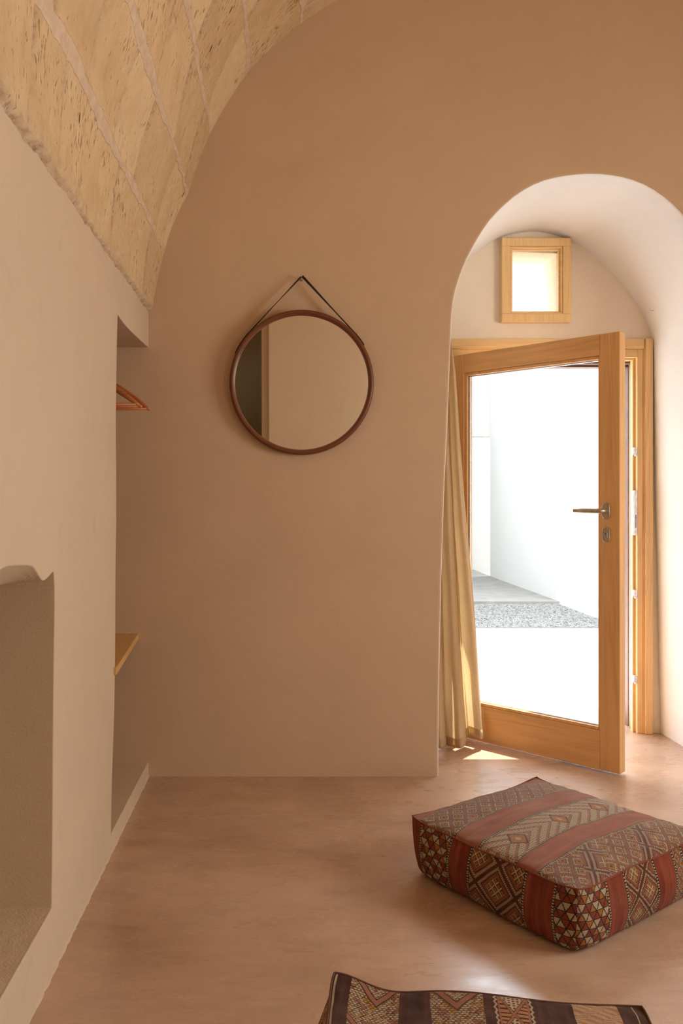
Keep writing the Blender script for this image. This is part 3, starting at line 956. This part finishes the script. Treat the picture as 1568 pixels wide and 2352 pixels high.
def oval_plate(bm, cx, cz, w, h, y0, y1, n=12):
    pts = []
    rr = w/2
    for k in range(n+1):
        t = math.pi*k/n; pts.append((cx+rr*math.cos(t), cz+h/2-rr+rr*math.sin(t)))
    for k in range(n+1):
        t = math.pi+math.pi*k/n; pts.append((cx+rr*math.cos(t), cz-h/2+rr+rr*math.sin(t)))
    prism(bm, pts, 'y', y0, y1)
HX, HZ = 0.912, 1.203
for sgn in (-1, 1):
    y = 0 if sgn < 0 else DT
    bm = bmesh.new(); oval_plate(bm, HX, HZ, 0.037, 0.077, y, y+sgn*0.011)
    rose = build('handle_rose', bm, M['nickel'], door, smooth=False, bevel=0.0025, seg=3)
    bm = bmesh.new()
    tube(bm, [(HX, y+sgn*0.008, HZ), (HX, y+sgn*0.030, HZ), (HX-0.003, y+sgn*0.042, HZ), (HX-0.012, y+sgn*0.050, HZ), (HX-0.03, y+sgn*0.052, HZ), (HX-0.09, y+sgn*0.052, HZ+0.001), (HX-0.132, y+sgn*0.050, HZ+0.001)],
         [0.0115, 0.0115, 0.0115, 0.0118, 0.0118, 0.0118, 0.0118], 20)
    lv = build('lever', bm, M['nickel'], None, smooth=True); lv.parent = rose
    bm = bmesh.new(); oval_plate(bm, HX, 1.094, 0.036, 0.070, y, y+sgn*0.011)
    es = build('escutcheon', bm, M['nickel'], door, bevel=0.0025, seg=3)
    bm = bmesh.new(); oval_plate(bm, HX, 1.090, 0.018, 0.036, y+sgn*0.010, y+sgn*0.0125)
    cy = build('lock_cylinder', bm, M['nickel'], None, bevel=0.0008); cy.parent = es
    if sgn < 0:
        bm = bmesh.new(); box(bm, HX-0.0012, HX+0.0012, -0.0135, -0.012, 1.094, 1.104); box(bm, HX-0.004, HX+0.001, -0.0135, -0.012, 1.101, 1.104)
        kh = build('keyhole', bm, M['keyhole']); kh.parent = es
# ---- little window --------------------------------------------------
win = empty('window_1', (1.351, Z1, 2.2))
tag(win, 'small square window in a chunky pine frame above the door', 'window', kind='structure')
bm = bmesh.new()
X0, X1, A0, A1 = 1.166, 1.536, 2.203, 2.652
def fr2(bm, x0, x1, z0, z1, w, y0, y1):
    box(bm, x0, x1, y0, y1, z0, z0+w); box(bm, x0, x1, y0, y1, z1-w, z1)
    box(bm, x0, x0+w, y0, y1, z0+w, z1-w); box(bm, x1-w, x1, y0, y1, z0+w, z1-w)
fr2(bm, X0, X1, A0, A1, 0.044, Z1-0.040, Z1+0.001)
at(build('window_frame', bm, M['lit_pine_z'], bevel=0.003), win)
bm = bmesh.new()
fr2(bm, X0+0.044, X1-0.044, A0+0.044, A1-0.044, 0.010, Z1-0.034, Z1+0.02)
fr2(bm, X0+0.052, X1-0.052, A0+0.052, A1-0.052, 0.010, Z1-0.020, Z1+0.02)
at(build('sash', bm, M['lit_pine_x'], bevel=0.003), win)
bm = bmesh.new(); box(bm, X0+0.055, X1-0.055, Z1-0.002, Z1+0.002, A0+0.055, A1-0.055)
at(build('pane', bm, M['glass']), win)

# ================================================================== OUTSIDE
bm = bmesh.new(); box(bm, -6, 12, 4.90, 22, -0.13, -0.004)
tag(build('ground', bm, M['ground_out']), 'sun-bleached pale ground of the courtyard', 'ground', kind='structure')
bm = bmesh.new(); box(bm, -3.0, 3.33, 9.80, 14.3, -0.1, 0.045)
tag(build('patio_slab', bm, M['concrete_out'], bevel=0.01), 'smooth grey concrete terrace slab across the courtyard', 'terrace', kind='structure')
# courtyard walls
bm = bmesh.new()
box(bm, 3.30, 9.0, 9.82, 13.0, -0.05, 5.2)
tag(build('wall_courtyard', bm, M['render_white'], bevel=0.02), 'tall white rendered building volume across the courtyard', 'wall', kind='structure')
bm = bmesh.new()
box(bm, -4, 3.36, 13.0, 13.3, 2.28, 5.2); box(bm, -4, 2.3, 13.0, 13.3, 0.04, 2.28)
box(bm, -4, 5, 14.2, 14.4, -0.05, 5.2)
tag(build('wall_porch', bm, M['render_white']), 'white rendered wall with a recessed doorway across the terrace', 'wall', kind='structure')
bm = bmesh.new()
bed = [bm.verts.new(p) for p in ((0.5, 8.02, 0.001), (3.34, 8.02, 0.001), (3.34, 9.81, 0.001), (0.5, 9.81, 0.001))]; bm.faces.new(bed)
for k in range(9000):
    x = random.uniform(1.6, 3.32); y = random.uniform(8.05, 9.80); r_ = random.uniform(0.005, 0.014)
    a = random.uniform(0, 6.28)
    c = Vector((x, y, r_*0.35))
    vs = [bm.verts.new(c+Vector((math.cos(a+q*math.pi/2)*r_*random.uniform(.7, 1.2), math.sin(a+q*math.pi/2)*r_*random.uniform(.7, 1.2), 0))) for q in range(4)]
    t = bm.verts.new(c+Vector((0, 0, r_*0.8))); b_ = bm.verts.new(c-Vector((0, 0, r_*0.6)))
    for q in range(4):
        bm.faces.new((vs[q], vs[(q+1) % 4], t)); bm.faces.new((vs[(q+1) % 4], vs[q], b_))
tag(build('gravel', bm, M['gravel']), 'strip of pale gravel in front of the terrace slab', 'gravel', kind='stuff')

# ================================================================== CURTAIN
def curtain():
    bm = bmesh.new()
    uvl = bm.loops.layers.uv.new('UVMap')
    NU, NV = 150, 150
    Hs = [0.0, 0.25, 0.5, 0.85, 1.1, 1.3, 1.6, 1.9, 2.09, 2.24]
    XRs = [1.030, 1.010, 0.992, 0.965, 0.940, 0.922, 0.900, 0.880, 0.856, 0.840]
    XLs = [0.705, 0.705, 0.705, 0.712, 0.722, 0.735, 0.748, 0.765, 0.785, 0.800]
    rows = []
    uvd = {}
    for j in range(NV+1):
        t = j/NV
        row = []
        for i in range(NU+1):
            s = i/NU
            # hem: sags towards the camera at left, lifts to the right
            hem = 0.012 + 0.035*s + 0.018*math.sin(s*9+0.6)
            z = hem + (2.24-hem)*t
            xl, xr = interp(z, Hs, XLs), interp(z, Hs, XRs)
            am = 0.020 + 0.022*(1-t)
            ph = s*2*math.pi*3.0 + 0.8*math.sin(t*2.2) + 0.5
            fold = math.sin(ph) + 0.35*math.sin(2*ph+1.1+t*1.6)
            x = xl + (xr-xl)*(s + 0.045*math.sin(ph+1.4)*(1-abs(2*s-1)**3))
            y = 4.14 + am*fold - 0.060*(1-t)**2*(1-s)**1.2 + 0.012*noise.noise(Vector((s*4, t*5, 2))) - 0.03*(1-t)*(1-s)
            wr = 0.006*noise.noise(Vector((s*14, t*11, 7)))*(1-t)
            v = bm.verts.new((x, y+wr, z))
            uvd[v] = (s*1.1, z)
            row.append(v)
        rows.append(row)
    for j in range(NV):
        for i in range(NU):
            f = bm.faces.new((rows[j][i], rows[j][i+1], rows[j+1][i+1], rows[j+1][i])); f.smooth = True
            for lp in f.loops: lp[uvl].uv = uvd[lp.vert]
    # hem: a second layer of cloth turned up, slightly proud
    cur = build('curtain', bm, M['linen'], recalc=False)
    sl = cur.modifiers.new('solid', 'SOLIDIFY'); sl.thickness = 0.0012
    return cur, rows
cur, _ = curtain()
tag(cur, 'natural linen curtain drawn aside at the left of the archway', 'curtain')
# the hem turned over the cloth's foot
src = cur.data
bm = bmesh.new()
NU = 150
hv = []
for j in (0, 1, 2, 3):
    for i in range(NU+1):
        v = src.vertices[j*(NU+1)+i].co
        hv.append(bm.verts.new((v.x, v.y-0.0022, v.z)))
uvl = bm.loops.layers.uv.new('UVMap')
for j in range(3):
    for i in range(NU):
        f = bm.faces.new((hv[j*(NU+1)+i], hv[j*(NU+1)+i+1], hv[(j+1)*(NU+1)+i+1], hv[(j+1)*(NU+1)+i])); f.smooth = True
        for lp in f.loops: lp[uvl].uv = (lp.vert.co.x*3, lp.vert.co.z)
hem = build('hem', bm, M['linen'], cur, recalc=False)
sl = hem.modifiers.new('solid', 'SOLIDIFY'); sl.thickness = 0.0012
# short rod it hangs from, behind the edge of the arch
bm = bmesh.new()
tube(bm, [(0.735, 4.14, 2.235), (0.82, 4.14, 2.235), (0.862, 4.14, 2.235)], 0.007, 12)
tag(build('curtain_rod', bm, M['nickel'], smooth=True), 'short metal rod the linen curtain hangs from', 'curtain rod')

# ================================================================== MIRROR
mr = empty('mirror', (0.083, Z0, 1.780))
mr.location = (0.083, Z0-0.0185, 1.780)
mr.rotation_euler = (R(3.0), 0, 0)
tag(mr, 'round mirror in a dark walnut rim hanging on the end wall', 'mirror')
RO, RI = 0.322, 0.303
def ring(bm, prof, n=128):
    vs = [[bm.verts.new((r_*math.cos(2*math.pi*k/n), y, r_*math.sin(2*math.pi*k/n))) for r_, y in prof] for k in range(n)]
    m = len(prof)
    for k in range(n):
        for q in range(m):
            bm.faces.new((vs[k][q], vs[(k+1) % n][q], vs[(k+1) % n][(q+1) % m], vs[k][(q+1) % m]))
bm = bmesh.new()
ring(bm, [(RI-0.004, -0.006), (RI, -0.030), (RI+0.003, -0.0345), (RI+0.009, -0.036), (RO-0.004, -0.0345), (RO, -0.030), (RO+0.002, -0.018), (RO, -0.004), (RI-0.004, -0.002)])
build('rim', bm, M['mirror_rim'], mr, smooth=True)
bm = bmesh.new()
n = 96
ring_v = [bm.verts.new((0.304*math.cos(2*math.pi*k/n), -0.0075, 0.304*math.sin(2*math.pi*k/n))) for k in range(n)]
bm.faces.new(ring_v[::-1])
ring_w = [bm.verts.new((0.304*math.cos(2*math.pi*k/n), -0.0025, 0.304*math.sin(2*math.pi*k/n))) for k in range(n)]
bm.faces.new(ring_w)
for k in range(n): bm.faces.new((ring_v[k], ring_v[(k+1) % n], ring_w[(k+1) % n], ring_w[k]))
build('mirror_glass', bm, M['mirror'], mr)
# strap: over the peg then tangentially down both sides of the rim
def strap(bm, side, a_end):
    top = (0.002*side, 0.478)
    # tangent point on circle r=RO+.003 from top
    r_ = RO+0.0035
    d = math.hypot(*top)
    base = math.atan2(top[1], top[0]); al = math.acos(r_/d)
    ta = base - side*al
    pts = [top]
    for k in range(1, 9):
        t = k/8; pts.append((top[0]*(1-t)+r_*math.cos(ta)*t, top[1]*(1-t)+r_*math.sin(ta)*t))
    for k in range(1, 13):
        a = ta + (a_end-ta)*k/12; pts.append((r_*math.cos(a), r_*math.sin(a)))
    nP = len(pts)
    rows = []
    for k, (x, z) in enumerate(pts):
        a = pts[max(k-1, 0)]; b = pts[min(k+1, nP-1)]
        dx, dz = b[0]-a[0], b[1]-a[1]; l = math.hypot(dx, dz)
        nx_, nz_ = -dz/l*0.0014, dx/l*0.0014
        tw = min(1, k/5)
        w = 0.0095*(0.55+0.45*tw)
        yc = -0.018 + 0.028*max(0, 1-k/9)
        # strap twists slightly where it meets the peg
        sk = (1-tw)*0.0035
        rows.append([bm.verts.new((x+nx_+sk, yc-w, z+nz_+sk*side)), bm.verts.new((x+nx_-sk, yc+w, z+nz_)), bm.verts.new((x-nx_-sk, yc+w, z-nz_)), bm.verts.new((x-nx_+sk, yc-w, z-nz_+sk*side))])
    for k in range(nP-1):
        for q in range(4):
            bm.faces.new((rows[k][q], rows[k][(q+1) % 4], rows[k+1][(q+1) % 4], rows[k+1][q]))
    bm.faces.new(rows[0]); bm.faces.new(rows[-1][::-1])
bm = bmesh.new()
strap(bm, -1, R(180-24)); strap(bm, 1, R(31))
build('strap', bm, M['leather'], mr)
hk = empty('wall_hook', (0.083, Z0, 2.252))
tag(hk, 'small metal peg in the end wall holding the mirror strap', 'hook')
bm = bmesh.new()
tube(bm, [(0, 0.004, 0.002), (0, -0.032, 0.002), (0, -0.035, 0.006), (0, -0.035, 0.012)], 0.0024, 10)
build('peg', bm, M['hook'], hk, smooth=True)
bm = bmesh.new()
tube(bm, [(0, -0.0005, -0.001), (0, -0.006, -0.001)], 0.008, 20)
build('back_plate', bm, M['hook'], hk, smooth=False)

# small wire hook in the soffit of the arch
bm = bmesh.new()
pts = [(0.03, 0, 0.0), (0.012, 0, 0.0)] + [(-0.002+0.012*math.cos(R(a)), 0, -0.004+0.012*math.sin(R(a))) for a in range(10, -200, -30)]
tube(bm, pts, 0.0016, 8)
h2 = build('ceiling_hook', bm, M['hook'], smooth=True)
h2.location = (1.935, 4.27, 2.262)
tag(h2, 'tiny bent wire hook in the brightened side of the archway', 'hook')

# ================================================================== WARDROBE NICHE
bm = bmesh.new()
prism(bm, [(-1.215, 2.94), (-0.600, 2.93), (-0.612, 3.1), (-0.655, Z0-0.001), (-1.215, Z0-0.001)], 'z', 0.622, 0.648)
sh = build('shelf_board', bm, M['shelf'], bevel=0.002)
tag(sh, 'pine shelf board fitted across the wardrobe niche', 'shelf')
bm = bmesh.new()
tube(bm, [(-0.80, 2.92, 1.8395), (-0.80, 3.2, 1.8395), (-0.80, Z0+0.01, 1.8395)], 0.0125, 16)
tag(build('clothes_rail', bm, M['nickel'], smooth=True), 'metal clothes rail running through the wardrobe niche', 'clothes rail')

def hanger_parts():
    root = empty('clothes_hanger')
    # shoulders: a curved tapering wooden bow, swept in XZ
    for sg in (-1, 1):
        bm = bmesh.new()
        pts = []; rr = []
        for k in range(15):
            t = k/14
            x = sg*0.225*t
            z = 0.0 - 0.030*t - 0.105*t**1.4
            y = -0.022*math.sin(t*math.pi/2)**2*1.0
            pts.append((x, y, z)); rr.append(0.0135*(1-0.30*t-0.30*t**6))
        tube(bm, pts, rr, 14, flat=(0.62, 1.12))
        build('shoulder', bm, M['hanger'], root, smooth=True)
    bm = bmesh.new()
    tube(bm, [(-0.212, -0.021, -0.130), (0, -0.014, -0.130), (0.212, -0.021, -0.130)], 0.0062, 12)
    build('trouser_bar', bm, M['hanger'], root, smooth=True)
    bm = bmesh.new()
    pts = [(0, 0, 0.005), (0, 0, 0.045)] + [(0.022-0.022*math.cos(R(a)), 0, 0.062+0.022*math.sin(R(a))) for a in range(-20, 200, 20)]
    tube(bm, pts, 0.0019, 8)
    build('hook', bm, M['steel'], root, smooth=True)
    return root
def copy_tree(o, parent=None):
    c = o.copy(); COL.objects.link(c); c.parent = parent
    for ch in o.children: copy_tree(ch, c)
    return c
H0 = hanger_parts()
hl = [('wooden clothes hanger nearest the end wall in the wardrobe niche', (-0.785, 3.47, 1.768), R(-4)),
      ('wooden clothes hanger in the middle of the three in the niche', (-0.808, 3.39, 1.770), R(-1)),
      ('wooden clothes hanger nearest the camera in the wardrobe niche', (-0.812, 3.32, 1.772), R(4))]
for i, (lb_, loc, rz) in enumerate(hl):
    o = H0 if i == 0 else copy_tree(H0)
    o.location = loc; o.rotation_euler = (0, 0, rz)
    tag(o, lb_, 'hanger', 'clothes hangers in the wardrobe niche')

# ================================================================== POUFS
def pouf(name, center, rz, a, b, h, mats, seed, pip, dome=0.056, lab='', sag=None, group=None, puff=0.016):
    root = empty(name, (center[0], center[1], 0), rz)
    tag(root, lab, 'floor cushion', group)
    sx = lambda v: noise.noise(Vector(v)+Vector((seed, seed*2, 0)))
    N = 90
    # outline parameter: side k (0: -x side from +y to -y, 1: -y side, 2: +x, 3: +y), f in 0..1
    def outline(k, f, t):
        """t: 0 bottom .. 1 top; returns local xy"""
        cs = [(-a, b), (-a, -b), (a, -b), (a, b)]
        p = cs[k]; q = cs[(k+1) % 4]
        x = p[0]*(1-f)+q[0]*f; y = p[1]*(1-f)+q[1]*f
        nrm = [(-1, 0), (0, -1), (1, 0), (0, 1)][k]
        e = math.sin(math.pi*f)
        bul = puff*math.sin(math.pi*min(1, t*1.05))*e**0.5 - 0.012*(1-t)**3 - 0.010*e*(t**4)
        bul += 0.006*sx((k*3+f*4, t*2, 0))*e
        # corner rounding below the seam
        cr = (1-e)**6 * (0.012 + 0.020*(1-t)**2)
        x += nrm[0]*bul; y += nrm[1]*bul
        l = math.hypot(x, y); x -= x/l*cr; y -= y/l*cr
        return x, y
    def topz(k, f):
        e = math.sin(math.pi*f)
        z = h + 0.006*(1-e)**4 - 0.006*e + 0.006*sx((k*2.3+f*3.1, 5, 1))
        if sag: z += sag(k, f)
        return z
    # side panel
    bm = bmesh.new(); uvl = bm.loops.layers.uv.new('UVMap')
    NT = 26
    grid = []
    uvd = {}
    lens = [2*b, 2*a, 2*b, 2*a]
    for k in range(4):
        for i in range(N):
            f = i/N
            col = []
            for j in range(NT+1):
                t = j/NT
                x, y = outline(k, f, t)
                z = 0.002 + (topz(k, f)-0.002)*t
                if t < 0.12:                     # turn in under the cushion
                    q = (0.12-t)/0.12
                    s_ = 1-0.05*q*q
                    x *= s_; y *= s_; z = 0.002 + (z-0.002)*(0.72 if q > 0.99 else 1)
                col.append(bm.verts.new((x, y, max(z, 0.002))))
            grid.append((k, f, col))
    n = len(grid)
    for i in range(n):
        k, f, c0 = grid[i]; c1 = grid[(i+1) % n][2]; f1 = f+1/N
        for j in range(NT):
            fc = bm.faces.new((c0[j], c1[j], c1[j+1], c0[j+1])); fc.smooth = True
            fc.material_index = 0 if k in (0, 2) else 1
            for lp in fc.loops:
                ff = f if lp.vert in (c0[j], c0[j+1]) else f1
                jj = j if lp.vert in (c0[j], c1[j]) else j+1
                lp[uvl].uv = (ff*lens[k], jj/NT*h)
    build('side_panel', bm, [mats[1], mats[2]], root, recalc=False)
    # top panel
    bm = bmesh.new(); uvl = bm.loops.layers.uv.new('UVMap')
    NN = 90
    def edge_pt(k, f):
        x, y = outline(k % 4, f, 1.0); return x, y, topz(k % 4, f)
    vs = []
    for j in range(NN+1):
        v_ = j/NN
        row = []
        for i in range(NN+1):
            u_ = i/NN
            # Coons patch of the four seam lines
            Lf = edge_pt(0, 1-v_) ; Rt = edge_pt(2, v_)
            Bt = edge_pt(1, u_); Tp = edge_pt(3, 1-u_)
            c00 = edge_pt(1, 0); c10 = edge_pt(1, 1); c01 = edge_pt(3, 1); c11 = edge_pt(3, 0)
            p = [ (1-u_)*Lf[q]+u_*Rt[q] + (1-v_)*Bt[q]+v_*Tp[q] - ((1-u_)*(1-v_)*c00[q]+u_*(1-v_)*c10[q]+(1-u_)*v_*c01[q]+u_*v_*c11[q]) for q in range(3)]
            dd = (1-abs(2*u_-1)**2.8)*(1-abs(2*v_-1)**2.8)
            p[2] += dome*dd**0.62 + 0.007*sx((u_*3, v_*3, 2))*dd + 0.0025*sx((u_*11, v_*11, 3))*min(1, dd*3)
            # puckers running in from the seam
            ed = min(u_, 1-u_, v_, 1-v_)
            p[2] += 0.0022*math.exp(-ed*16)*math.sin((u_+v_*1.3)*46+seed)*min(1, ed*40)
            row.append(bm.verts.new(p))
        vs.append(row)
    for j in range(NN):
        for i in range(NN):
            fc = bm.faces.new((vs[j][i], vs[j][i+1], vs[j+1][i+1], vs[j+1][i])); fc.smooth = True
            for lp, (ii, jj) in zip(fc.loops, ((i, j), (i+1, j), (i+1, j+1), (i, j+1))):
                lp[uvl].uv = (ii/NN*2*a, (1-jj/NN)*2*b)
    build('top_panel', bm, mats[0], root, recalc=False)
    # seam cord
    bm = bmesh.new()
    pts = []
    for k in range(4):
        for i in range(40):
            f = i/40; x, y = outline(k, f, 1.0); pts.append((x, y, topz(k, f)+0.001))
    pts.append(pts[0])
    tube(bm, pts, 0.0022, 8, cap=False)
    build('seam_cord', bm, pip, root, smooth=True)
    # base cloth
    bm = bmesh.new()
    bt = []
    for k in range(4):
        for i in range(20):
            x, y = outline(k, i/20, 0.0); bt.append(bm.verts.new((x*0.955, y*0.955, 0.0025)))
    bm.faces.new(bt[::-1])
    build('base_cloth', bm, M['jute'], root)
    return root

def sag1(k, f):
    if k == 0: return 0.010*f - 0.024*math.exp(-((1-f)/0.10)**2)
    if k == 1: return 0.010*(1-f) - 0.024*math.exp(-(f/0.10)**2) + 0.006*math.sin(math.pi*f)**2
    return 0.0
p1 = pouf('floor_cushion', (0.885, 2.665), R(35.5), 0.338, 0.325, 0.186, (M['kilim_top'], M['kilim_a'], M['kilim_b']), 3.0, M['piping'],
          lab='square red and orange kilim floor cushion lying before the open door')
def sag2(k, f):
    if k == 3:   # far edge, runs from right to left
        return 0.013*math.exp(-((f-0.98)/0.10)**2) - 0.010*math.exp(-((f-0.80)/0.10)**2) + 0.010*math.exp(-((f-0.50)/0.15)**2)
    if k == 0: return 0.013*math.exp(-((f+0.02)/0.10)**2)
    return 0
p2 = pouf('floor_cushion', (0.378, 1.432), R(-9), 0.325, 0.300, 0.205, (M['kilim_brown'], M['kilim_brown_side'], M['kilim_brown_side']), 8.0, M['piping_brown'], dome=0.018, sag=sag2, puff=0.055,
          lab='chocolate brown kilim floor cushion with cream patterned bands, nearest the camera')
